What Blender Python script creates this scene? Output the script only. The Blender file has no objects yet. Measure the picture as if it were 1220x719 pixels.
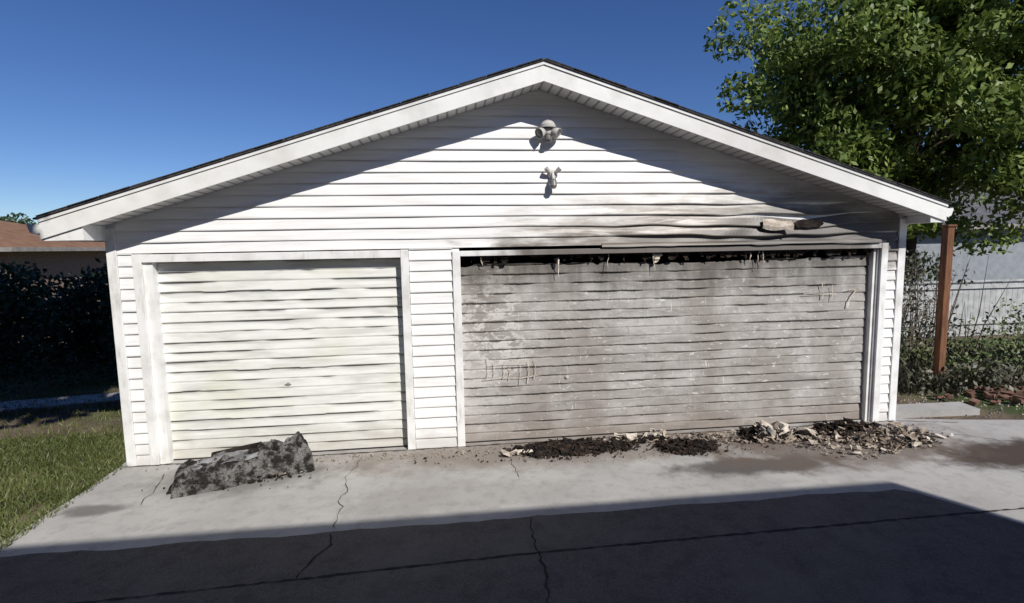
import bpy, bmesh, math, random
import numpy as np
from mathutils import Vector, Matrix
random.seed(7); rng=np.random.default_rng(11)
scene=bpy.context.scene

# ------------------------------------------------------------ noise helpers
def _h(ix,iy,s):
    n=np.sin(ix*127.1+iy*311.7+s*74.7)*43758.5453
    return n-np.floor(n)
def vn(x,y,s=0):
    x=np.asarray(x,float);y=np.asarray(y,float)
    ix=np.floor(x);iy=np.floor(y);fx=x-ix;fy=y-iy
    fx=fx*fx*(3-2*fx);fy=fy*fy*(3-2*fy)
    a=_h(ix,iy,s);b=_h(ix+1,iy,s);c=_h(ix,iy+1,s);d=_h(ix+1,iy+1,s)
    return (a*(1-fx)+b*fx)*(1-fy)+(c*(1-fx)+d*fx)*fy
def fbm(x,y,s=0,o=4):
    t=0;a=.5;
    for i in range(o):
        t=t+a*vn(x*2**i,y*2**i,s+i*3.3);a*=.5
    return t

# ------------------------------------------------------------ object helpers
def link(o,parent=None):
    scene.collection.objects.link(o)
    if parent: o.parent=parent
    return o
def empty(name,loc=(0,0,0)):
    e=bpy.data.objects.new(name,None); e.empty_display_size=.3
    return link(e)
def mesh_obj(name,verts,faces,mats,parent=None,smooth=False,midx=None):
    me=bpy.data.meshes.new(name)
    me.from_pydata([tuple(v) for v in verts],[],[tuple(f) for f in faces])
    if not isinstance(mats,(list,tuple)): mats=[mats]
    for m in mats: me.materials.append(m)
    if midx is not None: me.polygons.foreach_set("material_index",list(midx))
    if smooth: me.polygons.foreach_set("use_smooth",[True]*len(me.polygons))
    me.update()
    return link(bpy.data.objects.new(name,me),parent)
def box(name,x0,x1,y0,y1,z0,z1,mat,parent=None,bev=0.0):
    v=[(x0,y0,z0),(x1,y0,z0),(x1,y1,z0),(x0,y1,z0),(x0,y0,z1),(x1,y0,z1),(x1,y1,z1),(x0,y1,z1)]
    f=[(0,3,2,1),(4,5,6,7),(0,1,5,4),(1,2,6,5),(2,3,7,6),(3,0,4,7)]
    o=mesh_obj(name,v,f,mat,parent)
    if bev>0:
        m=o.modifiers.new("b","BEVEL");m.width=bev;m.segments=2
    return o
def prism(name,poly,y0,y1,mat,parent=None):
    n=len(poly)
    v=[(x,y0,z) for x,z in poly]+[(x,y1,z) for x,z in poly]
    f=[tuple(range(n)),tuple(range(2*n-1,n-1,-1))]+[(i,i+n,(i+1)%n+n,(i+1)%n) for i in range(n)]
    o=mesh_obj(name,v,f,mat,parent)
    bm=bmesh.new();bm.from_mesh(o.data);bmesh.ops.recalc_face_normals(bm,faces=bm.faces);bm.to_mesh(o.data);bm.free()
    return o
def grid_faces(nx,nz):
    i=np.arange(nx-1)[:,None];j=np.arange(nz-1)[None,:]
    a=(i*nz+j).ravel();b=((i+1)*nz+j).ravel()
    return np.stack([a,b,b+1,a+1],1).tolist()
def tube(pts,rads,n=8,V=None,F=None):
    V=[] if V is None else V;F=[] if F is None else F
    base=len(V);pts=[Vector(p) for p in pts]
    for i,p in enumerate(pts):
        d=(pts[min(i+1,len(pts)-1)]-pts[max(i-1,0)]).normalized()
        a=d.cross(Vector((.3,.9,.1))).normalized();b=d.cross(a)
        for k in range(n):
            t=2*math.pi*k/n
            V.append(tuple(p+(a*math.cos(t)+b*math.sin(t))*rads[i]))
    for i in range(len(pts)-1):
        for k in range(n):
            F.append((base+i*n+k,base+i*n+(k+1)%n,base+(i+1)*n+(k+1)%n,base+(i+1)*n+k))
    F.append(tuple(base+k for k in range(n))); F.append(tuple(base+(len(pts)-1)*n+k for k in range(n-1,-1,-1)))
    return V,F
def lathe(name,prof,mat,parent,loc,axis,n=20):
    ax=Vector(axis).normalized();a=ax.cross(Vector((.21,.3,.93))).normalized();b=ax.cross(a)
    V=[];F=[]
    for r,h in prof:
        for k in range(n):
            t=2*math.pi*k/n
            V.append(tuple(Vector(loc)+ax*h+(a*math.cos(t)+b*math.sin(t))*r))
    for i in range(len(prof)-1):
        for k in range(n):
            F.append((i*n+k,i*n+(k+1)%n,(i+1)*n+(k+1)%n,(i+1)*n+k))
    F.append(tuple(range(n)));F.append(tuple((len(prof)-1)*n+k for k in range(n-1,-1,-1)))
    return mesh_obj(name,V,F,mat,parent,smooth=False)

# ------------------------------------------------------------ material helpers
class M:
    def __init__(s,name,rough=.7,spec=.3):
        s.m=bpy.data.materials.new(name);s.m.use_nodes=True
        s.nt=s.m.node_tree;s.b=s.nt.nodes["Principled BSDF"]
        s.b.inputs["Roughness"].default_value=rough
        s.b.inputs["Specular IOR Level"].default_value=spec
        s._pos=None
    def n(s,t,**k):
        nd=s.nt.nodes.new(t)
        for a,v in k.items(): setattr(nd,a,v)
        return nd
    def l(s,a,b): s.nt.links.new(a,b)
    @property
    def pos(s):
        if s._pos is None: s._pos=s.n("ShaderNodeNewGeometry").outputs["Position"]
        return s._pos
    def scaled(s,sc,off=(0,0,0)):
        mp=s.n("ShaderNodeMapping");mp.inputs["Scale"].default_value=sc;mp.inputs["Location"].default_value=off
        s.l(s.pos,mp.inputs["Vector"]);return mp.outputs[0]
    def noise(s,sc=(1,1,1),scale=5,detail=4,rough=.55,off=(0,0,0),dist=0):
        t=s.n("ShaderNodeTexNoise");t.inputs["Scale"].default_value=scale;t.inputs["Detail"].default_value=min(detail,4)
        t.inputs["Roughness"].default_value=rough;t.inputs["Distortion"].default_value=dist
        s.l(s.scaled(sc,off),t.inputs["Vector"]);return t.outputs[0]
    def rng(s,v,a,b,c=0.0,d=1.0):
        r=s.n("ShaderNodeMapRange");s.l(v,r.inputs[0])
        for i,x in enumerate((a,b,c,d)): r.inputs[i+1].default_value=x
        r.interpolation_type='SMOOTHSTEP'
        return r.outputs[0]
    def math(s,op,a,b):
        r=s.n("ShaderNodeMath",operation=op)
        for i,x in enumerate((a,b)):
            if isinstance(x,(int,float)): r.inputs[i].default_value=x
            else: s.l(x,r.inputs[i])
        return r.outputs[0]
    def mix(s,f,a,b):
        r=s.n("ShaderNodeMix",data_type='RGBA')
        if isinstance(f,(int,float)): r.inputs[0].default_value=f
        else: s.l(f,r.inputs[0])
        for i,x in ((6,a),(7,b)):
            if isinstance(x,tuple): r.inputs[i].default_value=(*x[:3],1)
            else: s.l(x,r.inputs[i])
        return r.outputs[2]
    def blob(s,c,r,inner=0.2,warp=None):
        v=s.n("ShaderNodeVectorMath",operation='SUBTRACT');s.l(s.pos,v.inputs[0]);v.inputs[1].default_value=c
        w=s.n("ShaderNodeVectorMath",operation='MULTIPLY');s.l(v.outputs[0],w.inputs[0]);w.inputs[1].default_value=tuple(0 if q==0 else 1/q for q in r)
        L=s.n("ShaderNodeVectorMath",operation='LENGTH');s.l(w.outputs[0],L.inputs[0])
        d=L.outputs["Value"]
        if warp is not None: d=s.math('ADD',d,s.math('MULTIPLY',s.math('SUBTRACT',warp[0],.5),warp[1]))
        return s.rng(s.math('SUBTRACT',1.0,d),0.0,1.0-inner,0,1)
    def attr(s,name):
        a=s.n("ShaderNodeAttribute");a.attribute_name=name;return a.outputs["Fac"]
    def col(s,c):
        if isinstance(c,tuple): s.b.inputs["Base Color"].default_value=(*c[:3],1)
        else: s.l(c,s.b.inputs["Base Color"])
        return s
    def bump(s,h,strength=.3,dist=.01):
        b=s.n("ShaderNodeBump");b.inputs["Strength"].default_value=strength;b.inputs["Distance"].default_value=dist
        s.l(h,b.inputs["Height"]);s.l(b.outputs[0],s.b.inputs["Normal"]);return s
def simple(name,c,c2=None,scale=6,rough=.7,bump=.2,spec=.3,bd=.01,sc=(1,1,1)):
    m=M(name,rough,spec);c2=c2 or tuple(x*.75 for x in c)
    n=m.noise(sc,scale,4);m.col(m.mix(m.rng(n,.3,.7),c,c2))
    if bump: m.bump(m.noise(sc,scale*4,3),bump,bd)
    return m.m

# siding ---------------------------------------------------------
s=M("vinyl_siding",.45,.4)
n1=s.noise((.5,1,6),3,4);n2=s.noise((.7,1,9),2.2,4,.6,(4,0,2),.6)
c=s.mix(s.rng(n1,.35,.75),(.88,.875,.86),(.74,.73,.71))
w0=s.noise((1,1,4),1.8,4,.6)
warp=(w0,1.0)
c=s.mix(s.math('MULTIPLY',s.blob((6.4,0,2.20),(3.3,0,.90),.2,warp),.66),c,(.46,.39,.30))
c=s.mix(s.math('MULTIPLY',s.math('MULTIPLY',s.blob((6.7,0,2.20),(3.1,0,.70),.4,warp),s.rng(n2,.34,.54)),.88),c,(.13,.105,.08))
c=s.mix(s.math('MULTIPLY',s.blob((6.3,0,2.19),(3.1,0,.22),.4,(w0,1.2)),.88),c,(.10,.078,.06))
c=s.mix(s.math('MULTIPLY',s.blob((7.7,0,2.28),(1.65,0,.38),.5,warp),.93),c,(.045,.035,.026))
c=s.mix(s.math('MULTIPLY',s.blob((7.5,0,2.45),(.80,0,.21),.45,warp),.95),c,(.03,.022,.016))
c=s.mix(s.math('MULTIPLY',s.blob((8.2,0,2.6),(2.2,0,.85),.2,(w0,.6)),.6),c,(.17,.155,.14))
c=s.mix(s.math('MULTIPLY',s.blob((5.6,0,3.55),(1.8,0,.5),.1,(w0,.7)),.30),c,(.28,.27,.26))
gz=s.blob((4,0,-.05),(0,0,.35),.1,(s.noise((1,1,1),5,4),.8))
c=s.mix(s.math('MULTIPLY',gz,.45),c,(.34,.31,.27))
s.col(c)
SIDING=s.m

s=M("white_trim",.5,.4)
c=s.mix(s.rng(s.noise((1,1,1),5,4),.4,.75),(.85,.845,.825),(.66,.65,.62))
c=s.mix(s.math('MULTIPLY',s.rng(s.noise((3,3,.6),4,4,.6,(3,1,1)),.55,.75),.5),c,(.42,.38,.32))
c=s.mix(s.math('MULTIPLY',s.blob((6.35,0,2.15),(2.75,0,.32),.65,(s.noise((1,1,1),3,4),.6)),.9),c,(.10,.08,.065))
s.col(c)
TRIM=s.m
s=M("fascia_metal",.45,.4)
c=s.mix(s.rng(s.noise((1,1,1),3,4),.4,.75),(.84,.835,.80),(.70,.69,.65))
c=s.mix(s.math('MULTIPLY',s.rng(s.noise((1,1,4),14,4,.7,(3,1,1)),.62,.78),.45),c,(.38,.33,.27))
c=s.mix(s.math('MULTIPLY',s.blob((6.9,0,3.2),(1.9,0,.9),.1,(s.noise((1,1,1),3,3),.6)),.3),c,(.42,.38,.32))
s.col(c);s.bump(s.noise((1,1,1),4,3),.25,.02)
FASCIA=s.m
s=M("soffit",.6,.3)
w=s.n("ShaderNodeTexWave");w.wave_type='BANDS';w.bands_direction='X';w.inputs["Scale"].default_value=3.2
s.l(s.pos,w.inputs["Vector"])
c=s.mix(s.rng(w.outputs[1],.0,.25),(.32,.31,.30),(.74,.73,.72))
c=s.mix(s.math('MULTIPLY',s.blob((7.6,0,2.9),(2.6,0,1.2),.2,(s.noise((1,1,1),3,3),.5)),.45),c,(.14,.13,.12))
s.col(c);s.bump(w.outputs[1],.6,.01);SOFFIT=s.m

# doors ---------------------------------------------------------
s=M("garage_door_white",.5,.4)
st=s.noise((.6,1,5),2.4,4,.6,(2,0,1),.4)
c=s.mix(s.rng(st,.42,.7),(.82,.82,.78),(.64,.64,.60))
c=s.mix(s.math('MULTIPLY',s.rng(s.noise((1,1,1),1.3,4,.5,(1,0,6)),.45,.7),.45),c,(.66,.65,.50))
c=s.mix(s.math('MULTIPLY',s.attr("groove"),.85),c,(.17,.17,.16))
gz=s.blob((4,0,-.1),(0,0,.55),.1,(s.noise((1,1,1),5,4),.8))
c=s.mix(s.math('MULTIPLY',gz,.5),c,(.36,.32,.26))
s.col(c)
DOORW=s.m
s=M("garage_door_smoked",.65,.25)
st=s.noise((.8,1,3),2.0,4,.65,(5,0,1),.4)
c=s.mix(s.rng(st,.38,.68),(.46,.44,.415),(.32,.30,.28))
c=s.mix(s.math('MULTIPLY',s.rng(s.noise((1,1,.5),1.6,4,.6,(9,0,3)),.40,.62),.6),c,(.235,.205,.18))
c=s.mix(s.math('MULTIPLY',s.attr("groove"),.7),c,(.11,.10,.09))
pe=s.noise((1,1,1.6),7,4,.7,(3,0,9),.5)
c=s.mix(s.math('MULTIPLY',s.rng(pe,.52,.66),.35),c,(.18,.165,.15))
c=s.mix(s.math('MULTIPLY',s.math('MULTIPLY',s.blob((3.9,0,1.3),(.9,0,1.3),.0,(pe,.6)),s.rng(pe,.47,.57)),.8),c,(.66,.64,.60))
c=s.mix(s.math('MULTIPLY',s.rng(s.noise((1,1,2.4),9,4,.75,(8,0,2),.6),.60,.66),.7),c,(.68,.66,.62))
c=s.mix(s.math('MULTIPLY',s.rng(s.noise((6,1,.5),9,3,.6,(2,0,7),.8),.68,.72),.8),c,(.75,.74,.70))
top=s.blob((6,0,2.14),(0,0,.62),.0,(s.noise((2.5,1,.5),3,4),1.1))
c=s.mix(s.math('MULTIPLY',top,.85),c,(.07,.06,.05))
gz=s.blob((4,0,-.1),(0,0,.5),.1,(s.noise((1,1,1),5,4),.8))
c=s.mix(s.math('MULTIPLY',gz,.5),c,(.24,.19,.15))
s.col(c);s.bump(pe,.4,.012)
DOORG=s.m

CHAR=simple("char",(.012,.010,.009),(.04,.032,.027),12,.9,.8,.1,.02)
BROWN=simple("burnt_brown",(.030,.021,.016),(.07,.048,.036),14,.95,.9,.1,.02)
PLASTER=simple("scorched_board",(.46,.39,.31),(.19,.145,.11),7,.9,.6,.1,.02)
WHITEB=simple("drywall_fragment",(.66,.60,.52),(.38,.32,.25),7,.9,.5,.1,.02)
ASHG=simple("ash_grey",(.18,.175,.17),(.06,.055,.05),9,.9,.9,.1,.02)
DARK=simple("dark_interior",(.02,.018,.016),None,3,.95,0)
SHINGLE=simple("dark_shingles",(.045,.043,.045),(.09,.085,.08),20,.95,.7,.1,.02)
METALW=simple("white_metal",(.62,.61,.58),(.45,.43,.40),10,.4,.05)
METALD=simple("dark_metal",(.10,.10,.10),(.2,.19,.18),10,.4,.05,.5)
METALG=simple("dull_grey_metal",(.36,.36,.34),(.2,.19,.18),10,.5,.05)

# ground --------------------------------------------------------
s=M("concrete",.85,.2)
f=s.noise((1,1,1),60,3,.7)
big=s.noise((1,1,1),.9,4,.6);md=s.noise((1,1,1),7,4,.7,(3,3,0))
c=s.mix(s.rng(big,.35,.7),(.44,.425,.40),(.35,.335,.315))
c=s.mix(s.math('MULTIPLY',s.rng(md,.45,.7),.55),c,(.27,.255,.235))
c=s.mix(s.math('MULTIPLY',s.rng(f,.4,.75),.30),c,(.48,.47,.45))
wp=(s.noise((1,1,1),3.0,4,.65),1.3)
for cc,rr,a,colr in (((6.45,-1.00,0),(1.2,.26,0),.92,(.090,.08,.073)),((9.2,-1.15,0),(1.15,.50,0),.95,(.06,.042,.032)),
      ((.28,-.98,0),(.36,.14,0),.8,(.13,.12,.11)),((5.0,-.28,0),(4.0,.55,0),.6,(.19,.145,.11)),((7.6,-.6,0),(1.9,.8,0),.75,(.14,.105,.083)),
      ((4.7,-.27,0),(.75,.25,0),.7,(.06,.045,.036)),((5.9,-.45,0),(.45,.26,0),.8,(.06,.045,.036)),
      ((1.3,-.45,0),(1.2,.5,0),.5,(.12,.11,.10)),((3.4,-1.2,0),(1.4,.4,0),.25,(.2,.18,.16))):
    c=s.mix(s.math('MULTIPLY',s.blob(cc,rr,.45,wp),a),c,colr)
s.col(c);s.bump(f,.35,.006)
CONC=s.m
s=M("shadow_toned_concrete",.9,.15)  # paving tone darkened to deepen the cast shadow on the alley
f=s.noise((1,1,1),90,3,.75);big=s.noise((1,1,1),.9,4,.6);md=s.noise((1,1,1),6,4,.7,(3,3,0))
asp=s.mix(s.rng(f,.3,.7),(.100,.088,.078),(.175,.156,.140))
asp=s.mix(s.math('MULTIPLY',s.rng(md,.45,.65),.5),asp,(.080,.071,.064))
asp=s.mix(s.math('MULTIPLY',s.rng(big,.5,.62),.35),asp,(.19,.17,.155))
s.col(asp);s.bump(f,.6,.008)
SHADOWCONC=s.m
CRACK=simple("crack_dirt",(.05,.045,.04),(.12,.10,.085),20,.95,0)
SEAM=simple("seam_dirt",(.018,.016,.015),(.04,.036,.032),20,.95,0)
s=M("soil",.95,.1)
c=s.mix(s.rng(s.noise((1,1,1),1.5,4),.35,.65),(.19,.145,.105),(.11,.085,.06))
c=s.mix(s.rng(s.noise((1,1,1),.35,3,.5,(4,4,0)),.45,.6),c,(.06,.085,.03))
s.col(c);s.bump(s.noise((1,1,1),14,4,.7),.8,.05);SOIL=s.m

def leafmat(name,c1,c2,tr=.3):
    s=M(name,.5,.35)
    g=s.nt.nodes.new("ShaderNodeNewGeometry")
    c=s.mix(g.outputs["Random Per Island"],c1,c2)
    c=s.mix(s.rng(s.noise((1,1,1),.8,1),.35,.65,0,.45),c,tuple(x*.5 for x in c1))
    s.col(c)
    if tr>0:
        t=s.n("ShaderNodeBsdfTranslucent");s.l(c,t.inputs[0])
        ms=s.n("ShaderNodeMixShader");ms.inputs[0].default_value=tr
        s.l(s.b.outputs[0],ms.inputs[1]);s.l(t.outputs[0],ms.inputs[2])
        s.l(ms.outputs[0],s.nt.nodes["Material Output"].inputs[0])
    return s.m
LEAF=leafmat("tree_leaves",(.10,.165,.026),(.29,.35,.09))
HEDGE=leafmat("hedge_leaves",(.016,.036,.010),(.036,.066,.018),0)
WEED=leafmat("weed_leaves",(.08,.12,.035),(.20,.22,.09),0)
IVY=leafmat("dry_leaves",(.05,.06,.03),(.16,.14,.10),0)
GRASS=leafmat("grass_blades",(.075,.105,.026),(.17,.18,.068),0)
BARK=simple("bark",(.10,.075,.055),(.05,.038,.03),8,.95,.9,.1,.03,(1,1,.3))

# ============================================================ GARAGE
W=8.825;XC=W/2;SL=.315
garage=empty("garage")
OH=.36;EL=.36;ER=.18;DEP=7.2
def soff(x): return 3.895-SL*abs(x-XC)
HD=2.13
box("wall_pier_1",0.0,.40,.0,.14,-.08,2.22,TRIM,garage)
box("wall_pier_2",2.90,3.52,.0,.14,-.02,2.22,TRIM,garage)
box("wall_pier_3",8.50,W,.0,.14,-.02,2.22,TRIM,garage)
prism("gable_wall",[(0.003,2.222),(W-.003,2.222),(W-.003,soff(W)),(XC,soff(XC)),(0.003,soff(0))],0.0,.14,TRIM,garage)
SIDE=M("side_siding",.5,.3);w=SIDE.n("ShaderNodeTexWave");w.wave_type='BANDS';w.bands_direction='Z';w.wave_profile='SAW';w.inputs["Scale"].default_value=1.35
SIDE.l(SIDE.pos,w.inputs["Vector"]);SIDE.col((.72,.71,.69));SIDE.bump(w.outputs[1],.8,.02);SIDE=SIDE.m
box("side_wall_1",0,.14,.143,DEP,-.1,soff(0)-.02,SIDE,garage)
box("side_wall_2",W-.14,W,.143,DEP,-.1,soff(W)-.02,SIDE,garage)
prism("rear_wall",[(.143,-.1),(W-.143,-.1),(W-.143,soff(W)-.05),(XC,soff(XC)-.02),(.143,soff(0)-.05)],DEP-.14,DEP,SIDE,garage)
box("interior_floor",.15,W-.15,.15,DEP-.15,-.1,.006,DARK,garage)
box("interior_ceiling",.15,W-.15,.15,DEP-.15,2.28,2.30,DARK,garage)
box("interior_back",.15,W-.15,1.2,1.22,.01,2.27,DARK,garage)

def lap(name,x0,x1,z0,z1,course=.1165,lip=.017,clip=True,warpf=None,y=-.002):
    nx=max(2,int((x1-x0)/.045)+1);xs=np.linspace(x0,x1,nx)
    V=[];Fc=[]
    k=int(math.floor(z0/course))
    rz_=np.array([soff(x) for x in xs])
    while k*course<z1:
        zb=k*course;zt=(k+1)*course
        wz=0.0045*(vn(xs*.9,xs*0+k*1.7,3)-.5)*2
        wy=0.005*(vn(xs*1.7,xs*0+k*2.3,5)-.5)*2
        if warpf is not None:
            a=warpf(xs,zb);wz=wz-a*(.006+.08*vn(xs*2.3,xs*0+k*3.1,9));wy=wy-a*.06*vn(xs*3.1,xs*0+k*1.3,8)
        rows=[(zb+.002,y+0*xs),(zb,y-lip+wy),(zb+.010,y-lip-.001+wy),(zb+course*.55,y-lip*.5+wy*.5),(zt+.004,y+0*xs)]
        b=len(V)
        for (zz,yy) in rows:
            z=np.clip(zz+wz,z0,z1)
            if clip: z=np.minimum(z,rz_+.004)
            for i in range(nx): V.append((xs[i],yy[i],z[i]))
        for r in range(len(rows)-1):
            for i in range(nx-1):
                q=(b+r*nx+i,b+r*nx+i+1,b+(r+1)*nx+i+1,b+(r+1)*nx+i)
                if max(V[q[2]][2]-V[q[1]][2],V[q[3]][2]-V[q[0]][2])<1e-5 and abs(V[q[0]][1]-V[q[3]][1])<1e-6: continue
                Fc.append(q)
        k+=1
    return mesh_obj(name,V,Fc,SIDING,garage)
def heat(xs,z):
    a=np.clip(1-abs(xs-6.9)/2.6,0,1)*max(0,1-max(0,z-2.15)/.8)
    b=np.clip(1-abs(xs-7.5)/.6,0,1)*max(0,1-abs(z-2.42)/.25)
    return a*.9+b*.9
lap("siding_gable",.085,W-.085,2.225,3.9,warpf=heat)
lap("siding_pier_1",.085,.225,-.07,2.225,clip=False)
lap("siding_pier_2",2.985,3.445,-.01,2.225,clip=False)
lap("siding_pier_3",8.605,W-.085,-.01,2.225,clip=False)
# melted skirt of siding sagging in waves over the double-door head
xs=np.linspace(5.1,8.5,90);sag=.012+.06*np.clip(fbm(xs*1.7,xs*0,61,3)-.30,0,1)*np.clip(1-abs(xs-6.9)/1.9,0.05,1)*2.4
V=[]
for i,x in enumerate(xs):
    o=.012*float(vn(x*4,0,5))
    V+= [(x,-.030,2.245),(x,-.046-o,2.225-sag[i]*.35),(x,-.050-o,2.215-sag[i])]
mesh_obj("melted_skirt",V,[(3*i+j,3*i+j+1,3*i+j+4,3*i+j+3) for i in range(89) for j in range(2)],SIDING,garage,smooth=True)
box("corner_post_1",-.012,.083,-.028,.0,-.09,soff(0)-.03,TRIM,garage,.004)
box("corner_post_2",W-.083,W+.012,-.028,.0,-.03,soff(W)-.03,TRIM,garage,.004)
box("wall_base",.0,W,.0,.139,-.12,-.085,TRIM,garage)
def casing(tag,xl,xr,wl=.085,hh=.083):
    box("casing_left_"+tag,xl-wl,xl,-.034,.139,-.05,HD+hh,TRIM,garage,.004)
    box("casing_right_"+tag,xr,xr+wl,-.034,.139,-.02,HD+hh,TRIM,garage,.004)
    box("casing_head_"+tag,xl+.001,xr-.001,-.030,.139,HD,HD+hh-.002,TRIM,garage,.004)
casing("1",.31,2.895)
casing("2",3.53,8.52,.085,.06)
box("door_stop_1",.312,.395,.02,.10,-.03,HD-.002,TRIM,garage,.003)
box("door_stop_2",8.462,8.518,.02,.10,-.01,HD-.002,TRIM,garage,.003)

def door(name,x0,x1,ztop,mat,seed,amp,gm,yb=.08,course=.1065):
    nx=int((x1-x0)/.02);nz=int(2.13/.0075)
    xs=np.linspace(x0,x1,nx);zs=np.linspace(0.008,1,nz)
    X=np.repeat(xs[:,None],nz,1)
    zt=ztop(xs)[:,None]
    Z=.008+(zt-.008)*((zs[None,:]-.008)/(1-.008))
    wob=.012*(fbm(X*1.6,Z*1.2,seed,3)-.45)*amp
    Zw=Z+wob
    k=np.floor(Zw/course);fr=Zw/course-k
    m=np.clip((fbm(X*2.6+k*7.31,k*3.7+X*0,seed+1,3)-.33)*4.2,0,1)
    mm=.35+.8*m
    wd=.13+.08*m
    g=np.where(fr>1-wd,np.sin(np.clip((fr-(1-wd))/wd,0,1)*math.pi)**.7,0)
    y=yb+.011*g*mm+.012*fr*mm
    y=y+.008*(fbm(X*2.6+k*3.3,Z*6.0,seed+2,3)-.45)
    y=y+.016*amp*(fbm(X*.7,Z*.9,seed+4,2)-.4)
    sec=np.abs((Z/.5325)-np.round(Z/.5325))*.5325
    y=y+np.where((sec<.006)&(Z>.1),.010,0)
    V=np.stack([X,y,Z],-1).reshape(-1,3)
    o=mesh_obj(name,V.tolist(),grid_faces(nx,nz),mat,garage,smooth=True)
    a=o.data.attributes.new("groove",'FLOAT','POINT')
    soft=(np.exp(-((fr-.86)/.15)**2)*m*.8+.3*np.exp(-((fr-.92)/.05)**2))*gm
    a.data.foreach_set("value",np.clip(soft,0,1).astype(np.float32).ravel())
    return o
door("garage_door_single",.345,2.905,lambda x:x*0+2.125,DOORW,3,1.0,1.0)
door("garage_door_double",3.515,8.51,lambda x:2.06-.02*vn(x*1.1,x*0,4)-.05*np.clip(fbm(x*3.1,x*0,6)-.5,0,1)*3-.04*np.clip(1-abs(x-6.2)/1.6,0,1),DOORG,17,1.4,.8)
lathe("door_lock_1",[(.0,.0),(.018,.001),(.018,.010),(.0,.013)],METALG,garage,(1.63,.085,.78),(0,-1,0),14)
box("door_lock_bar_1",1.595,1.665,.068,.073,.777,.785,METALG,garage,.002)
lathe("door_lock_2",[(.0,.0),(.02,.001),(.02,.015),(.0,.018)],METALW,garage,(4.72,.08,.72),(0,-1,0),14)
box("door_bottom_seal_1",.40,2.89,.07,.10,-.015,.012,DARK,garage)
box("door_bottom_seal_2",3.53,8.50,.07,.10,-.015,.012,DARK,garage)

V=[];Fc=[];mi=[]
def tatter(x,z,w,h,mat,y=-.0,lean=0):
    n=5;b=len(V)
    for i in range(n+1):
        t=i/n;ww=w*(1-.75*t)*(.7+.6*random.random())
        xx=x+lean*t+random.uniform(-.006,.006)
        yy=y+random.uniform(-.012,.012)
        V.append((xx-ww/2,yy,z-h*t));V.append((xx+ww/2,yy+.004,z-h*t+random.uniform(-.008,.008)))
    for i in range(n):
        Fc.append((b+2*i,b+2*i+1,b+2*i+3,b+2*i+2));mi.append(mat)
for i in range(110):
    x=random.choice([random.uniform(3.6,8.45),random.gauss(6.0,.8),random.gauss(7.3,.6)]);x=min(max(x,3.6),8.45)
    tatter(x,HD+.0,random.uniform(.02,.18),random.uniform(.02,.10),random.choice([0,0,1]),.03)
for x,h,wd,m in ((4.62,.24,.018,2),(4.60,.10,.05,0),(5.2,.2,.014,2),(5.1,.07,.10,0),(5.77,.11,.11,2),(5.72,.2,.015,2),(6.9,.12,.018,2),(7.05,.15,.02,2),(7.0,.2,.01,2),(3.75,.1,.02,2)):
    tatter(x,HD-.01,wd,h,m,.02,random.uniform(-.03,.03))
mesh_obj("burnt_tatters",V,Fc,[CHAR,BROWN,WHITEB],garage,midx=mi)
V=[];Fc=[]
def ribbon(pts,w0):
    b=len(V)
    for i,(x,z) in enumerate(pts):
        V.append((x-w0*random.uniform(.4,1),.052,z+w0*.6));V.append((x+w0*random.uniform(.4,1),.052,z-w0*.6))
    for i in range(len(pts)-1): Fc.append((b+2*i,b+2*i+1,b+2*i+3,b+2*i+2))
ribbon([(7.84,1.74),(7.84,1.68),(7.86,1.60),(7.85,1.54)],.008)
ribbon([(7.60,1.60),(7.75,1.605),(7.9,1.60),(8.03,1.59)],.007)
ribbon([(8.30,1.64),(8.24,1.58),(8.20,1.50),(8.18,1.42)],.009)
ribbon([(8.16,1.63),(8.23,1.645),(8.30,1.64)],.008)
ribbon([(7.97,1.70),(7.98,1.60),(7.97,1.50)],.005)
for q in range(7):
    x=3.8+.09*q+random.uniform(-.02,.02);ribbon([(x,.95+random.uniform(-.05,.05)),(x+.01,.82),(x-.01,.68+random.uniform(-.05,.1))],.005)
ribbon([(3.75,.74),(3.95,.75),(4.2,.74),(4.38,.76)],.006);ribbon([(3.8,.90),(4.0,.91),(4.25,.90)],.005)
mesh_obj("peeling_paint_marks",V,Fc,WHITEB,garage)

n=18
V=[(7.50+(.24 if math.cos(2*math.pi*i/n)>0 else .14)*math.cos(2*math.pi*i/n)*(.8+.4*random.random()),-.066,2.43+.05*math.sin(2*math.pi*i/n)*(.8+.4*random.random())) for i in range(n)]
mesh_obj("scorched_hole",V,[tuple(range(n))[::-1]],CHAR,garage)
V=[];nx=10
for i in range(nx+1):
    t=i/nx;x=6.98+.34*t
    for j,(dy,dz) in enumerate(((-.06,.05),(-.075-.03*t,.02),(-.08-.05*t,-.02),(-.065-.06*t,-.05-.03*t))):
        V.append((x+random.uniform(-.004,.004),dy,2.43+dz+.012*math.sin(6*t+j)-.01*t))
mesh_obj("peeled_siding",V,[(i*4+j,(i+1)*4+j,(i+1)*4+j+1,i*4+j+1) for i in range(nx) for j in range(3)],WHITEB,garage)

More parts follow.
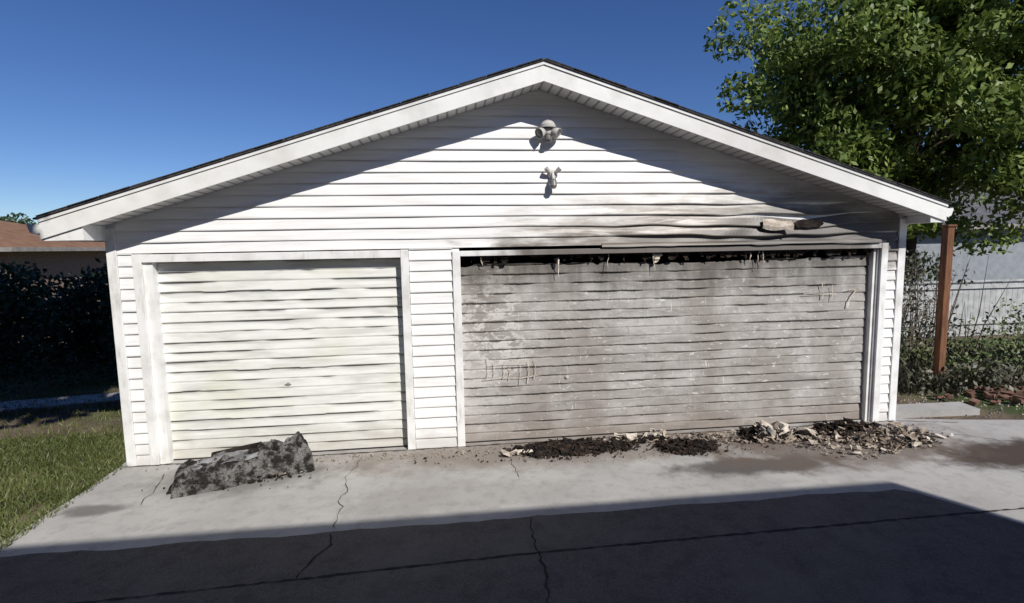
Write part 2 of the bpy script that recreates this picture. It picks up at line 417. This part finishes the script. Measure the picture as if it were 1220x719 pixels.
xl=-EL;xr=W+ER;Y0=-OH;Y1=DEP+.3
def rz(x,off=0): return soff(x)+off
def slab(name,xa,xb,y0,y1,o0,o1,mat):
    poly=[(xa,rz(xa,o0)),(xb,rz(xb,o0)),(xb,rz(xb,o1)),(xa,rz(xa,o1))]
    return prism(name,poly,y0,y1,mat,garage)
slab("soffit_left",xl+.02,XC,Y0+.02,-.001,.0,.012,SOFFIT)
slab("soffit_right",XC,xr-.02,Y0+.02,-.001,.0,.012,SOFFIT)
slab("fascia_left",xl,XC,Y0,Y0+.018,-.022,.165,FASCIA)
slab("fascia_right",XC,xr,Y0,Y0+.018,-.022,.165,FASCIA)
slab("fascia_drip_left",xl,XC,Y0-.012,Y0-.001,.135,.166,FASCIA)
slab("fascia_drip_right",XC,xr,Y0-.012,Y0-.001,.135,.166,FASCIA)
slab("roof_deck_left",xl-.005,XC,Y0+.02,Y1,.015,.166,TRIM)
slab("roof_deck_right",XC,xr+.005,Y0+.02,Y1,.015,.166,TRIM)
slab("shingles_left",xl-.03,XC,Y0-.025,Y1+.02,.169,.184,SHINGLE)
slab("shingles_right",XC,xr+.03,Y0-.025,Y1+.02,.169,.184,SHINGLE)
i=0
for side in (0,1):
    x=xl if side==0 else XC+.02
    while x<(XC-.05 if side==0 else xr):
        L_=.28;x1=min(x+L_,XC-.005 if side==0 else xr+.02);j=random.uniform(-.006,.006)
        slab("shingle_tab_%d"%i,x,x1-.01,Y0-.034+j,Y0+.25,.187,.193+random.uniform(0,.004),SHINGLE);x+=L_;i+=1
prism("eave_box_1",[(xl+.001,rz(xl,-.035)),(-.001,rz(xl,-.035)),(-.001,rz(0,-.002)),(xl+.001,rz(xl,-.002))],Y0+.019,Y1-.01,TRIM,garage)
prism("eave_box_2",[(W+.001,rz(xr,-.035)),(xr-.001,rz(xr,-.035)),(xr-.001,rz(xr,-.002)),(W+.001,rz(W,-.002))],Y0+.019,Y1-.01,TRIM,garage)
def gutter(name,x0,x1,zt):
    prof=[(x0,zt),(x0,zt-.08),(x0+(x1-x0)*.25,zt-.10),(x1-.02*(1 if x1>x0 else -1),zt-.08),(x1,zt-.02),(x1,zt)]
    prism(name,prof,Y0+.01,Y1,FASCIA,garage)
gutter("gutter_1",xl-.008,xl-.11,rz(xl,.12))
gutter("gutter_2",xr+.008,xr+.09,rz(xr,.12))

# security lights
L=empty("flood_light");Lx,Lz=4.50,3.44
lathe("base",[(0,0),(.075,0),(.075,.012),(.06,.03),(.0,.032)],METALW,L,(Lx,-.02,Lz),(0,-1,0))
lathe("hub",[(.0,0),(.035,0),(.035,.05),(.02,.06),(0,.06)],METALW,L,(Lx,-.05,Lz),(0,-1,0))
for sx in (-1,1):
    ax=Vector((sx*.75,-.5,-.40)).normalized()
    st=Vector((Lx+sx*.03,-.07,Lz+.01))
    lathe("lamp_head_%d"%(1 if sx<0 else 2),[(0,-.02),(.028,-.02),(.032,.02),(.05,.055),(.058,.10),(.053,.101),(.045,.08),(0,.075)],METALW,L,st,ax)
    lathe("bulb_%d"%(1 if sx<0 else 2),[(0,.076),(.043,.08),(.04,.095),(.0,.105)],METALD,L,st,ax)
lathe("sensor",[(0,0),(.03,0),(.034,.02),(.034,.06),(.022,.07),(0,.075)],METALD,L,(Lx,-.08,Lz-.05),(0,-.5,-1))
lathe("top_cap",[(0,0),(.085,.0),(.08,.03),(.055,.06),(.02,.075),(0,.076)],METALW,L,(Lx,-.07,Lz+.045),(0,-.1,1))
L2=empty("motion_sensor_light");Lx,Lz=4.55,2.98
lathe("base",[(0,0),(.05,0),(.05,.02),(.03,.035),(0,.036)],METALW,L2,(Lx,-.02,Lz+.02),(0,-1,0))
lathe("stem",[(0,0),(.017,0),(.017,.09),(0,.09)],METALW,L2,(Lx,-.055,Lz+.03),(0,-.5,-.8))
lathe("sensor_head",[(0,0),(.03,.0),(.038,.03),(.038,.08),(.024,.10),(0,.1)],METALD,L2,(Lx,-.08,Lz-.04),(0,-.25,-1))
for sx in (-1,1):
    lathe("ear_%d"%(1 if sx<0 else 2),[(0,0),(.018,0),(.024,.03),(.028,.07),(0,.075)],METALW,L2,(Lx+sx*.03,-.06,Lz+.03),(sx*.6,-.3,.6),14)

# ============================================================ GROUND
S=600
mesh_obj("ground",[(-S,-S,-.045),(S,-S,-.045),(S,S,-.045),(-S,S,-.045)],[(0,1,2,3)],SOIL)
def slabpoly(name,poly,z0,z1,mat):
    n=len(poly);v=[(x,y,z1) for x,y in poly]+[(x,y,z0) for x,y in poly]
    f=[tuple(range(n))]+[(i,i+n,(i+1)%n+n,(i+1)%n) for i in range(n)]
    o=mesh_obj(name,v,f,mat)
    bm=bmesh.new();bm.from_mesh(o.data);bmesh.ops.recalc_face_normals(bm,faces=bm.faces);bm.to_mesh(o.data);bm.free();return o
slabpoly("driveway",[(-.10,.12),(-.07,-.6),(-.13,-1.72),(-.13,-7.0),(45,-7.0),(45,-.55),(12.5,-.42),(10.6,-.30),(9.6,-.12),(9.0,.02),(8.84,.12)],-.09,0,CONC)
# alley paving with the house's cast shadow in its colour, cut along the shadow edge
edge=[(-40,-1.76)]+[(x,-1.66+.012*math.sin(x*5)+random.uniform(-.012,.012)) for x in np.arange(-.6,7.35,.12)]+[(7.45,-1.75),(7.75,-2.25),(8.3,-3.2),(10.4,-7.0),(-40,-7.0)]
slabpoly("shadow_toned_alley",edge,-.06,.004,SHADOWCONC)
slabpoly("side_pad",[(8.85,.16),(10.15,.10),(10.2,.42),(8.85,.46)],-.05,.035,CONC)
slabpoly("garden_path",[(-4.2,2.35),(-.55,3.0),(-.5,3.5),(-4.3,2.9)],-.06,-.02,CONC)
def strip(V,Fc,pts,w0,z=.004,jit=.01,step=.05):
    P=[]
    for a,b in zip(pts[:-1],pts[1:]):
        a=Vector((*a,0));b=Vector((*b,0));m=max(1,int((b-a).length/step))
        for i in range(m): P.append(a.lerp(b,i/m))
    P.append(Vector((*pts[-1],0)))
    o=[Vector((random.uniform(-jit,jit),random.uniform(-jit,jit),0)) for _ in P]
    base=len(V)
    for i,p in enumerate(P):
        d=(P[min(i+1,len(P)-1)]-P[max(i-1,0)]).normalized();nn=Vector((-d.y,d.x,0));q=p+o[i];w=w0*random.uniform(.25,1.3)
        V.append((q.x-nn.x*w,q.y-nn.y*w,z));V.append((q.x+nn.x*w,q.y+nn.y*w,z))
    for i in range(len(P)-1): Fc.append((base+2*i,base+2*i+2,base+2*i+3,base+2*i+1)[::-1])
V=[];Fc=[]
Z2=.008
strip(V,Fc,[(-20,-2.32),(1.0,-2.30),(4.0,-2.17),(7.1,-2.13),(20,-2.05)],.009,Z2,jit=.005)
strip(V,Fc,[(4.02,-1.68),(4.0,-1.9),(4.0,-2.17)],.005,Z2,jit=.012)
strip(V,Fc,[(4.0,-2.17),(4.02,-2.4),(3.98,-2.75),(4.0,-4)],.009,Z2,jit=.018)
strip(V,Fc,[(2.44,-1.7),(2.46,-1.85),(2.36,-2.1),(2.33,-2.24)],.007,Z2,jit=.016)
mesh_obj("alley_seams",V,Fc,SEAM)
V=[];Fc=[]
strip(V,Fc,[(2.42,-.1),(2.40,-.45),(2.34,-.7),(2.42,-.95),(2.37,-1.1),(2.44,-1.3),(2.44,-1.6)],.0045,jit=.02)
strip(V,Fc,[(3.98,-.2),(4.0,-.6),(4.02,-.9)],.003,jit=.012)
strip(V,Fc,[(.5,-.3),(.6,-.7),(.62,-.95)],.004,jit=.018)
strip(V,Fc,[(7.9,-.1),(8.3,-.7),(8.7,-1.2),(8.9,-1.8)],.004,jit=.02)
strip(V,Fc,[(8.8,-.3),(9.4,-.8),(10.6,-1.1)],.004,jit=.02)
strip(V,Fc,[(8.84,-.05),(9.5,-.22)],.006,jit=.01)
strip(V,Fc,[(.0,-.035),(8.8,-.035)],.016,jit=.008)
mesh_obj("driveway_cracks",V,Fc,CRACK)

def quads(name,V,F,mat,parent=None):
    me=bpy.data.meshes.new(name)
    me.vertices.add(len(V));me.vertices.foreach_set("co",np.asarray(V,dtype=np.float32).ravel())
    nf=len(F);me.loops.add(nf*4);me.loops.foreach_set("vertex_index",np.asarray(F,dtype=np.int32).ravel())
    me.polygons.add(nf);me.polygons.foreach_set("loop_start",np.arange(0,nf*4,4,dtype=np.int32))
    me.polygons.foreach_set("loop_total",np.full(nf,4,dtype=np.int32))
    me.materials.append(mat);me.update(calc_edges=True);me.validate()
    return link(bpy.data.objects.new(name,me),parent)
def blades(name,regions,count,h,mat,w=.006):
    P=[];
    for (x0,x1,y0,y1,fr,hs) in regions:
        n=int(count*fr);P.append(np.stack([rng.uniform(x0,x1,n),rng.uniform(y0,y1,n),np.full(n,hs)],1))
    P=np.concatenate(P);n=len(P)
    dens=fbm(P[:,0]*1.7,P[:,1]*1.7,5)
    keep=rng.uniform(0,1,n)<np.clip(dens*2.4-.35,.2,1);P=P[keep];n=len(P)
    a=rng.uniform(0,2*np.pi,n);hh=h*P[:,2]*rng.uniform(.4,1.3,n);lean=rng.uniform(.1,.9,n)*hh
    dx=np.cos(a);dy=np.sin(a);b=rng.uniform(0,2*np.pi,n)
    V=np.zeros((n,4,3))
    ww=w*rng.uniform(.7,1.4,n)
    V[:,0]=np.stack([P[:,0]-dx*ww,P[:,1]-dy*ww,np.full(n,-.045)],1)
    V[:,1]=np.stack([P[:,0]+dx*ww,P[:,1]+dy*ww,np.full(n,-.045)],1)
    V[:,2]=np.stack([P[:,0]+dx*ww*.7+np.cos(b)*lean*.5,P[:,1]+dy*ww*.7+np.sin(b)*lean*.5,-.045+hh*.65],1)
    V[:,3]=np.stack([P[:,0]+np.cos(b)*lean,P[:,1]+np.sin(b)*lean,-.045+hh],1)
    return quads(name,V.reshape(-1,3),np.arange(n*4).reshape(n,4),mat)
blades("lawn_grass",[(-4.5,-.12,-1.72,1.2,.66,1),(-6,-.15,1.2,5.2,.2,1),(-.16,-.02,-1.6,.0,.03,1.2),(-12,-4.5,-1.6,6,.11,1.3)],90000,.06,GRASS,.005)

# ============================================================ FOLIAGE
def leafcloud(name,centers,radii,per,size,mat,parent=None,flat=.75,droop=.3):
    C=[];
    for c,r in zip(centers,radii):
        n=int(per*(r/.8)**2)
        d=rng.normal(size=(n,3));d/=np.linalg.norm(d,axis=1)[:,None]
        rad=r*rng.uniform(.25,1,n)**.5
        p=d*rad[:,None];p[:,2]*=flat;p[:,2]-=droop*(p[:,0]**2+p[:,1]**2)/max(r,.1)
        C.append(p+np.array(c))
    P=np.concatenate(C);n=len(P)
    u=rng.normal(size=(n,3));u[:,2]-=.6;u/=np.linalg.norm(u,axis=1)[:,None]
    w=rng.normal(size=(n,3))*.6+np.array([.5,-.8,.8]);v=np.cross(u,w);v/=np.linalg.norm(v,axis=1)[:,None]
    s=size*rng.uniform(.6,1.3,n)[:,None]
    V=np.zeros((n,4,3));V[:,0]=P-u*s*.5;V[:,1]=P+v*s*.27;V[:,2]=P+u*s*.55;V[:,3]=P-v*s*.27
    return quads(name,V.reshape(-1,3),np.arange(n*4).reshape(n,4),mat,parent)
def crown(cx,cy,cz,rx,ry,rzz,n,rmin,rmax,seed=0):
    r=np.random.default_rng(seed);C=[];R=[]
    while len(C)<n:
        d=r.normal(size=3);d/=np.linalg.norm(d)
        t=r.uniform(.35,1)**.6
        lob=.80+.35*math.sin(3.1*math.atan2(d[1],d[0])+seed)*.5+.3*(r.random()-.5)
        C.append((cx+d[0]*rx*t*lob,cy+d[1]*ry*t*lob,cz+d[2]*rzz*t*lob));R.append(r.uniform(rmin,rmax))
    return C,R
def tree(name,base,top,cr,per,size,mat,seed,r0=.28,extra=(),given=None):
    e=empty(name)
    C,R=given if given else crown(*cr,seed=seed)
    for q in extra: C.append(q[:3]);R.append(q[3])
    V=[];F=[]
    b=Vector(base);t=Vector(top);mid=b.lerp(t,.5)+Vector((.15,.1,0))
    tube([b-Vector((0,0,.2)),b+Vector((0,0,.4)),mid,t],[r0*1.35,r0,r0*.8,r0*.45],12,V,F)
    r=random.Random(seed)
    for i in range(26):
        q=Vector(C[r.randrange(len(C))]);s0=mid.lerp(t,r.random())
        m=s0.lerp(q,.5)+Vector((r.uniform(-.3,.3),r.uniform(-.3,.3),.35))
        tube([s0,m,q],[r0*.32,r0*.18,.015],6,V,F)
    mesh_obj("trunk",V,F,BARK,e,smooth=True)
    leafcloud("crown",C,R,per,size,mat,e)
    return e
tree("ash_tree",(17.0,8.6,0),(16.8,8.4,6.0),(16.5,7.8,6.1,5.5,4.4,4.9,280,.45,1.1),330,.18,LEAF,5,
     extra=[(13.3+.3*i,5.8+.2*i,3.5-.15*i,.6) for i in range(6)]+[(13.0,6.5,5.0,.7),(12.6,6.2,4.4,.55),(14.2,6.0,2.6,.5),(13.6,6.2,2.4,.45),(12.8,6.6,3.6,.5),(12.9,6.3,2.9,.45),(14.8,6.0,2.8,.5)])
# unseen tree added to shade the hedge, crown set back along the sun direction
C=[];R=[]
k39=1/math.tan(math.radians(39))
for i in range(105):
    tx=rng.uniform(-8.5,-2.6);ty=rng.uniform(2.1,8.2);z=rng.uniform(6.5,7.7)
    C.append((tx+.49*z*k39,ty-.871*z*k39,z));R.append(rng.uniform(.55,.85))
tree("added_shade_tree",(-6.0,-3.4,0),(-2.6,-2.6,6.2),None,190,.34,LEAF,9,.22,given=(C,R))

C=[];R=[]
for i in range(210):
    x=rng.uniform(-13,-1.9);y=5.6+rng.uniform(-.5,.7)
    z=rng.uniform(.0,1.75+.25*math.sin(x*1.9));C.append((x,y,z));R.append(rng.uniform(.35,.6))
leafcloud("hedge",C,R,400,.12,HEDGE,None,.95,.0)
C=[(rng.uniform(-7,-1.6),rng.uniform(3.6,5.2),rng.uniform(0,.12)) for _ in range(60)]
leafcloud("ground_cover_plants",C,[.3]*60,200,.07,HEDGE,None,.5,.0)
C=[];R=[]
for i in range(80):
    C.append((rng.uniform(9.7,12.6),rng.uniform(2.4,3.8),rng.uniform(.1,1.9)));R.append(rng.uniform(.25,.45))
for i in range(16):
    C.append((rng.uniform(10.1,11.6),rng.uniform(.75,1.15),rng.uniform(.0,.35)));R.append(rng.uniform(.16,.28))
leafcloud("dry_shrub",C,R,360,.08,IVY,None,.9,.1)
C=[];R=[]
for i in range(80):
    x=rng.uniform(11.0,15);C.append((x,rng.uniform(1.2,3.0),rng.uniform(.0,.6+.3*math.sin(x*2))));R.append(rng.uniform(.18,.4))
leafcloud("weeds",C,R,400,.08,WEED,None,.9,.1)
blades("tall_grass",[(9.6,15.5,1.0,2.8,1,1)],6500,.28,IVY,.008)
V=[];F=[]
for i in range(70):
    b=Vector((rng.uniform(9.8,12.4),rng.uniform(2.2,3.2),-.05));t=b+Vector((rng.uniform(-.5,.5),rng.uniform(-.4,.2),rng.uniform(.8,2.1)))
    tube([b,b.lerp(t,.5)+Vector((rng.uniform(-.15,.15),0,0)),t],[.012,.009,.003],5,V,F)
mesh_obj("dry_twigs",V,F,simple("twig_bark",(.20,.16,.12),(.11,.09,.07),8,.9,0))

fe=empty("white_fence");FW=simple("fence_paint",(.50,.50,.49),(.34,.34,.33),5,.7,.2)
x=9.6;i=0
while x<24:
    box("plank_%d"%i,x,x+.135,5.0,5.02,-.03,1.22+random.uniform(-.01,.01),FW,fe);x+=.142;i+=1
box("rail_top",9.5,24,4.955,4.997,1.08,1.16,FW,fe);box("rail_low",9.5,24,4.955,4.997,.25,.33,FW,fe)
box("rail_cap",9.5,24,4.94,5.05,1.235,1.27,FW,fe)
PW=simple("weathered_post_wood",(.25,.12,.065),(.13,.065,.04),5,.85,.6,.1,.02,(4,4,.5))
po=empty("wooden_post")
box("post",10.72,10.83,1.25,1.36,-.05,2.40,PW,po,.012)
box("post_cap",10.70,10.85,1.23,1.38,2.403,2.435,PW,po,.01)

def house(name,x0,x1,y0,y1,h,rise,wall,roof,hip=True,oh=.5,wins=()):
    e=empty(name)
    box("walls",x0,x1,y0,y1,-.1,h,wall,e)
    a,b,c,d=x0-oh,x1+oh,y0-oh,y1+oh;ym=(c+d)/2;ins=(d-c)/2 if hip else 0
    z=h;V=[(a,c,z),(b,c,z),(b,d,z),(a,d,z),(a+ins,ym,z+rise),(b-ins,ym,z+rise)]
    V+=[(a,c,z-.16),(b,c,z-.16),(b,d,z-.16),(a,d,z-.16)]
    mesh_obj("roof",V,[(0,1,5,4),(1,2,5),(2,3,4,5),(3,0,4)],roof,e)
    mesh_obj("roof_fascia",[V[i] for i in (0,1,2,3,6,7,8,9)],[(0,4,5,1),(1,5,6,2),(2,6,7,3),(3,7,4,0),(4,7,6,5)],FTR,e)
    for k,(side,p,zb,w_,h_) in enumerate(wins):
        if side=='f': 
            box("window_frame_%d"%k,p,p+w_,y0-.04,y0-.003,zb,zb+h_,TRIM,e);box("window_glass_%d"%k,p+.07,p+w_-.07,y0-.05,y0-.043,zb+.07,zb+h_-.07,GLASS,e)
        else:
            box("window_frame_%d"%k,p,p+w_,y1+.003,y1+.04,zb,zb+h_,TRIM,e);box("window_glass_%d"%k,p+.07,p+w_-.07,y1+.043,y1+.05,zb+.07,zb+h_-.07,GLASS,e)
    return e
FTR=simple("house_fascia_paint",(.35,.32,.29),(.25,.23,.21),4,.7,0)
GLASS=simple("window_glass",(.03,.035,.04),(.02,.02,.025),2,.08,0,.8)
BR=simple("brown_roof",(.28,.16,.10),(.19,.11,.07),3,.9,.5,.1,.03)
GR=simple("grey_roof",(.16,.16,.17),(.10,.10,.11),4,.9,.5,.1,.03)
BK=simple("tan_brick_wall",(.30,.22,.17),(.22,.15,.11),10,.9,.4)
BS=simple("blue_grey_wall",(.30,.32,.35),(.24,.26,.28),4,.8,.2)
house("neighbour_house",-34,-13.2,16,26,2.55,1.5,BK,BR,True,.7,(('f',-18,1.0,1.6,1.1),('f',-24,1.0,1.6,1.1)))
house("grey_house",17.5,34,10.5,19,2.7,1.9,BS,GR,False,.5,(('f',24,1.0,1.3,1.1),))
house("two_storey_house",-34,10.85,-20,-7.62,5.68,2.0,BK,GR,False,.0,(('b',8,1,1.4,1.3),('b',3,1,1.4,1.3),('b',-3,1,1.4,1.3),('b',8,3.8,1.4,1.2),('b',3,3.8,1.4,1.2),('b',-3,3.8,1.4,1.2)))

C=[];R=[]
for i in range(150):
    x=rng.uniform(-95,90);C.append((x,rng.uniform(60,75),rng.uniform(.5,4.2+1.5*math.sin(x*.35)+rng.uniform(-1,1))));R.append(rng.uniform(1.4,2.8))
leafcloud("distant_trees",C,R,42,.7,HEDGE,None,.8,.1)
C,R=crown(-24.6,32,4.1,1.3,1.3,.9,14,.35,.7,seed=3)
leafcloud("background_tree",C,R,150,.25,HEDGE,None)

# ============================================================ DEBRIS
def flakes(name,spec,mats,parent=None):
    """spec: (cx,cy,rx,ry,count,size,mat,tilt,zmax,minasp)"""
    V=[];F=[];mi=[]
    for cx,cy,rx,ry,cnt,size,mt,tilt,zm,*o in spec:
        ma=o[0] if o else .2
        for _ in range(cnt):
            a=random.uniform(0,2*math.pi);t=random.random()**.6
            t*=.7+.7*float(vn(a*1.6,cx*3.1,2))
            x=cx+rx*t*math.cos(a);y=min(cy+ry*t*math.sin(a),-.05)
            z=.006+zm*max(0,(1-t))*random.random()
            s_=size*random.choice((.25,.4,.6,.8,1.3))*random.uniform(.7,1.3);n=random.randint(6,10);th=random.uniform(.003,.012)
            asp=random.uniform(ma,ma+.5);rot=random.uniform(0,6.28)
            e=Matrix.Rotation(rot,3,'Z')@Matrix.Rotation(random.uniform(-tilt,tilt),3,'X')@Matrix.Rotation(random.uniform(-tilt,tilt),3,'Y')
            b=len(V);L=[]
            for k in range(n):
                g=2*math.pi*k/n;rr=s_*.5*random.uniform(.45,1.3)
                L.append(Vector((rr*math.cos(g),rr*asp*math.sin(g),random.uniform(-.18,.18)*s_)))
            zmn=min((e@l).z for l in L)
            for h in (0,th):
                for l in L:
                    q=e@(l+Vector((0,0,h)));V.append((x+q.x,y+q.y,max(.003,z+q.z-zmn)))
            cc=len(V);q=e@Vector((0,0,th+random.uniform(-.1,.25)*s_));V.append((x+q.x,y+q.y,max(.004,z+q.z-zmn)))
            for k in range(n): F.append((b+n+k,b+n+(k+1)%n,cc));mi.append(mt)
            for k in range(n): F.append((b+k,b+(k+1)%n,b+n+(k+1)%n,b+n+k));mi.append(mt)
    return mesh_obj(name,V,F,mats,parent,midx=mi)
MS=[CHAR,BROWN,PLASTER,ASHG,WHITEB]
flakes("burnt_debris",[(4.65,-.28,.62,.22,480,.06,1,.35,.02),(4.6,-.28,.52,.18,300,.09,0,.3,.02),(5.25,-.34,.22,.11,110,.06,0,.3,.02),(4.9,-.14,.4,.07,80,.06,0,.3,.02)],MS)
flakes("burnt_debris",[(5.94,-.48,.36,.22,300,.06,1,.35,.02),(5.94,-.48,.32,.19,200,.09,0,.3,.02),(5.62,-.18,.22,.10,110,.06,0,.3,.02)],MS)
flakes("burnt_debris",[(7.95,-.24,.40,.17,330,.08,0,.7,.07),(7.95,-.24,.40,.17,220,.08,1,.7,.07),(6.85,-.26,.17,.17,160,.08,0,.8,.11),(6.9,-.26,.15,.15,50,.10,3,.8,.12),
   (7.3,-.32,.7,.2,260,.05,0,.5,.03),(8.2,-.58,.6,.3,330,.05,1,.5,.02),(8.3,-.55,.5,.25,60,.08,3,.5,.03)],MS)
flakes("scorched_boards",[(4.08,-.36,.13,.05,10,.17,4,.15,.01,.35),(7.4,-.38,.95,.26,240,.07,2,.5,.03),(7.9,-.66,.8,.33,300,.06,2,.4,.02),(8.2,-.5,.6,.3,110,.12,2,.5,.04,.06),
    (7.2,-.28,.38,.13,30,.20,4,.5,.06,.12),(8.0,-.65,.8,.28,45,.11,4,.4,.02,.10),(6.1,-.2,.8,.12,120,.05,2,.4,.02),(5.6,-.12,.5,.06,16,.14,4,.4,.02,.1),
    (5.0,-.2,3.6,.14,520,.025,2,.4,.008),(5.8,-.45,3.2,.4,420,.014,2,.4,.003),(2.2,-.2,1.0,.1,60,.02,2,.4,.004)],MS)
flakes("burnt_flecks",[(5.8,-.4,3.0,.35,420,.03,0,.3,.003),(1.3,-.5,1.0,.3,40,.02,0,.3,.003)],MS)
def gravel():
    V=[];F=[];mi=[]
    for _ in range(800):
        x=random.uniform(8.95,13);y=random.uniform(.0,1.3);r=random.uniform(.01,.035);b=len(V)
        for k in range(5): V.append((x+r*math.cos(k*1.257)*random.uniform(.6,1.2),y+r*math.sin(k*1.257)*random.uniform(.6,1.2),-.05))
        V.append((x,y,-.045+r*.8))
        for k in range(5): F.append((b+k,b+(k+1)%5,b+5));mi.append(random.choice((0,1)))
    mesh_obj("loose_gravel",V,F,[ASHG,PLASTER],None,midx=mi)
gravel()
def bricks():
    RB=simple("red_brick_rubble",(.22,.115,.08),(.13,.075,.055),8,.9,.5)
    V=[];F=[]
    for _ in range(60):
        c=Vector((random.gauss(11.5,.7),random.uniform(.35,1.0),random.uniform(-.02,.03)));l,w_,h=random.uniform(.06,.2),random.uniform(.05,.1),random.uniform(.03,.06)
        e=Matrix.Rotation(random.uniform(0,3),3,'Z')@Matrix.Rotation(random.uniform(-.3,.3),3,'X');b=len(V)
        for sx,sy,sz in ((-1,-1,-1),(1,-1,-1),(1,1,-1),(-1,1,-1),(-1,-1,1),(1,-1,1),(1,1,1),(-1,1,1)):
            V.append(tuple(c+e@Vector((sx*l/2*random.uniform(.75,1),sy*w_/2*random.uniform(.75,1),sz*h/2))))
        for f_ in ((0,3,2,1),(4,5,6,7),(0,1,5,4),(1,2,6,5),(2,3,7,6),(3,0,4,7)): F.append(tuple(b+i for i in f_))
    mesh_obj("brick_rubble",V,F,RB)
bricks()

# crumpled burnt seat lying at the single door
e=empty("burnt_seat_cushion")
A=Vector((.78,-.68,0));B=Vector((1.92,-.26,0));ax=(B-A).normalized();ay=Vector((-ax.y,ax.x,0));Ln=(B-A).length
nu,nv=170,80
u=np.linspace(0,1,nu)[:,None]*np.ones((1,nv));v=np.linspace(-1,1,nv)[None,:]*np.ones((nu,1))
edge_=np.clip(1-np.abs(v)**8,0,1)**.5*np.clip(1-np.abs(2*u-1)**14,0,1)**.5
ridge=np.abs(fbm(u*11,v*3.5,31,5)-.48)*2
fold=np.abs(np.sin(u*17+3*fbm(u*3,v*2,40,3)+v*1.5))
hgt=edge_*(.13+.06*u+.06*fbm(u*6,v*2,21,4)+.09*ridge+.05*fold*(u>.6)+.02*fold)
hw=.19+.025*np.sin(u*7)+.05*(fbm(u*8,v*0,4)-.5)
jx=.07*(fbm(u*12,v*5,8)-.5)
X=A.x+ax.x*(u*Ln+jx)+ay.x*v*hw;Y=A.y+ax.y*(u*Ln+jx)+ay.y*v*hw
V=np.stack([X,Y,hgt+.002],-1).reshape(-1,3)
s=M("scorched_fabric",.75,.3)
nn=s.noise((1,1,1),8,4,.7);n3=s.noise((1,1,1),19,4,.7,(4,4,4))
c=s.mix(s.rng(nn,.42,.60),(.016,.014,.012),(.19,.18,.17));c=s.mix(s.math('MULTIPLY',s.rng(n3,.50,.64),.9),c,(.018,.014,.011))
c=s.mix(s.math('MULTIPLY',s.rng(n3,.28,.38,1,0),.6),c,(.32,.28,.22))
s.col(c);s.bump(n3,1.0,.04)
mesh_obj("crumpled_body",V.tolist(),grid_faces(nu,nv),s.m,e,smooth=False)
def loc(u_,v_,z): p=A+ax*(u_*Ln)+ay*v_;return (p.x,p.y,z)
bp=[loc(.22,.22,.02),loc(.60,.26,.02),loc(.62,.28,.23),(loc(.25,.26,.21))]
mesh_obj("charred_panel",[*bp,*[(x,y+.02,z) for x,y,z in bp]],[(0,1,2,3),(7,6,5,4),(0,4,5,1),(1,5,6,2),(2,6,7,3),(3,7,4,0)],CHAR,e)
top=[loc(.12,-.13,.195),loc(.60,-.15,.235),loc(.66,.08,.255),loc(.16,.10,.22)]
V=[]
for i in range(24):
    for j in range(10):
        s_=i/23;t_=j/9
        p=[(top[0][k]*(1-s_)+top[1][k]*s_)*(1-t_)+(top[3][k]*(1-s_)+top[2][k]*s_)*t_ for k in range(3)]
        V.append((p[0]+random.uniform(-.006,.006),p[1]+random.uniform(-.006,.006),p[2]+.05*float(fbm(s_*5,t_*3,12,3)-.45)))
COV=simple("grey_vinyl_cover",(.34,.34,.35),(.12,.115,.11),6,.5,.5,.4,.01)
mesh_obj("grey_cover",V,[(i*10+j,(i+1)*10+j,(i+1)*10+j+1,i*10+j+1) for i in range(23) for j in range(9)],COV,e,smooth=True)
flakes("charred_fringe",[(A.x+.1,A.y-.0,.13,.12,110,.06,0,.7,.08),(B.x-.16,B.y-.02,.14,.13,160,.055,0,.9,.18),((A.x+B.x)/2,A.y+.1,.5,.06,110,.05,0,.7,.04),
   ((A.x+B.x)/2+.3,A.y+.24,.28,.11,40,.05,2,.7,.18)],MS,e)

# ============================================================ CAMERA / LIGHT
cd=bpy.data.cameras.new("Camera");cam=bpy.data.objects.new("Camera",cd);link(cam)
yaw,p,r=.112,.104,-.018
F=Vector((math.sin(yaw)*math.cos(p),math.cos(yaw)*math.cos(p),-math.sin(p)))
R0=Vector((math.cos(yaw),-math.sin(yaw),0));U0=R0.cross(F)
R_=R0*math.cos(r)+U0*math.sin(r);U_=-R0*math.sin(r)+U0*math.cos(r)
mt=Matrix((R_,U_,-F)).transposed().to_4x4();mt.translation=Vector((3.447,-5.708,2.219))
cam.matrix_world=mt
cd.sensor_width=36;cd.lens=620/1220*36;cd.clip_end=2000;cd.clip_start=.05
scene.camera=cam
el=math.radians(39);az=math.radians(150.6)
sd=Vector((math.sin(az)*math.cos(el),math.cos(az)*math.cos(el),math.sin(el)))
sl=bpy.data.lights.new("sun","SUN");sl.energy=4.7;sl.angle=math.radians(.5);sl.color=(1,.965,.91)
so=bpy.data.objects.new("sun",sl);link(so);so.rotation_euler=sd.to_track_quat('Z','Y').to_euler();so.location=(5,-5,12)
w=bpy.data.worlds.new("World");scene.world=w;w.use_nodes=True
nt=w.node_tree;bg=nt.nodes["Background"]
sk=nt.nodes.new("ShaderNodeTexSky");sk.sky_type='NISHITA';sk.sun_disc=False;sk.sun_elevation=el;sk.sun_rotation=az
sk.altitude=1400;sk.air_density=1.0;sk.dust_density=.1;sk.ozone_density=5.0
hs=nt.nodes.new("ShaderNodeHueSaturation");hs.inputs["Saturation"].default_value=1.15;hs.inputs["Hue"].default_value=.512
nt.links.new(sk.outputs[0],hs.inputs["Color"]);nt.links.new(hs.outputs[0],bg.inputs[0]);bg.inputs[1].default_value=.088
scene.view_settings.view_transform='Standard';scene.view_settings.look='None';scene.view_settings.exposure=0
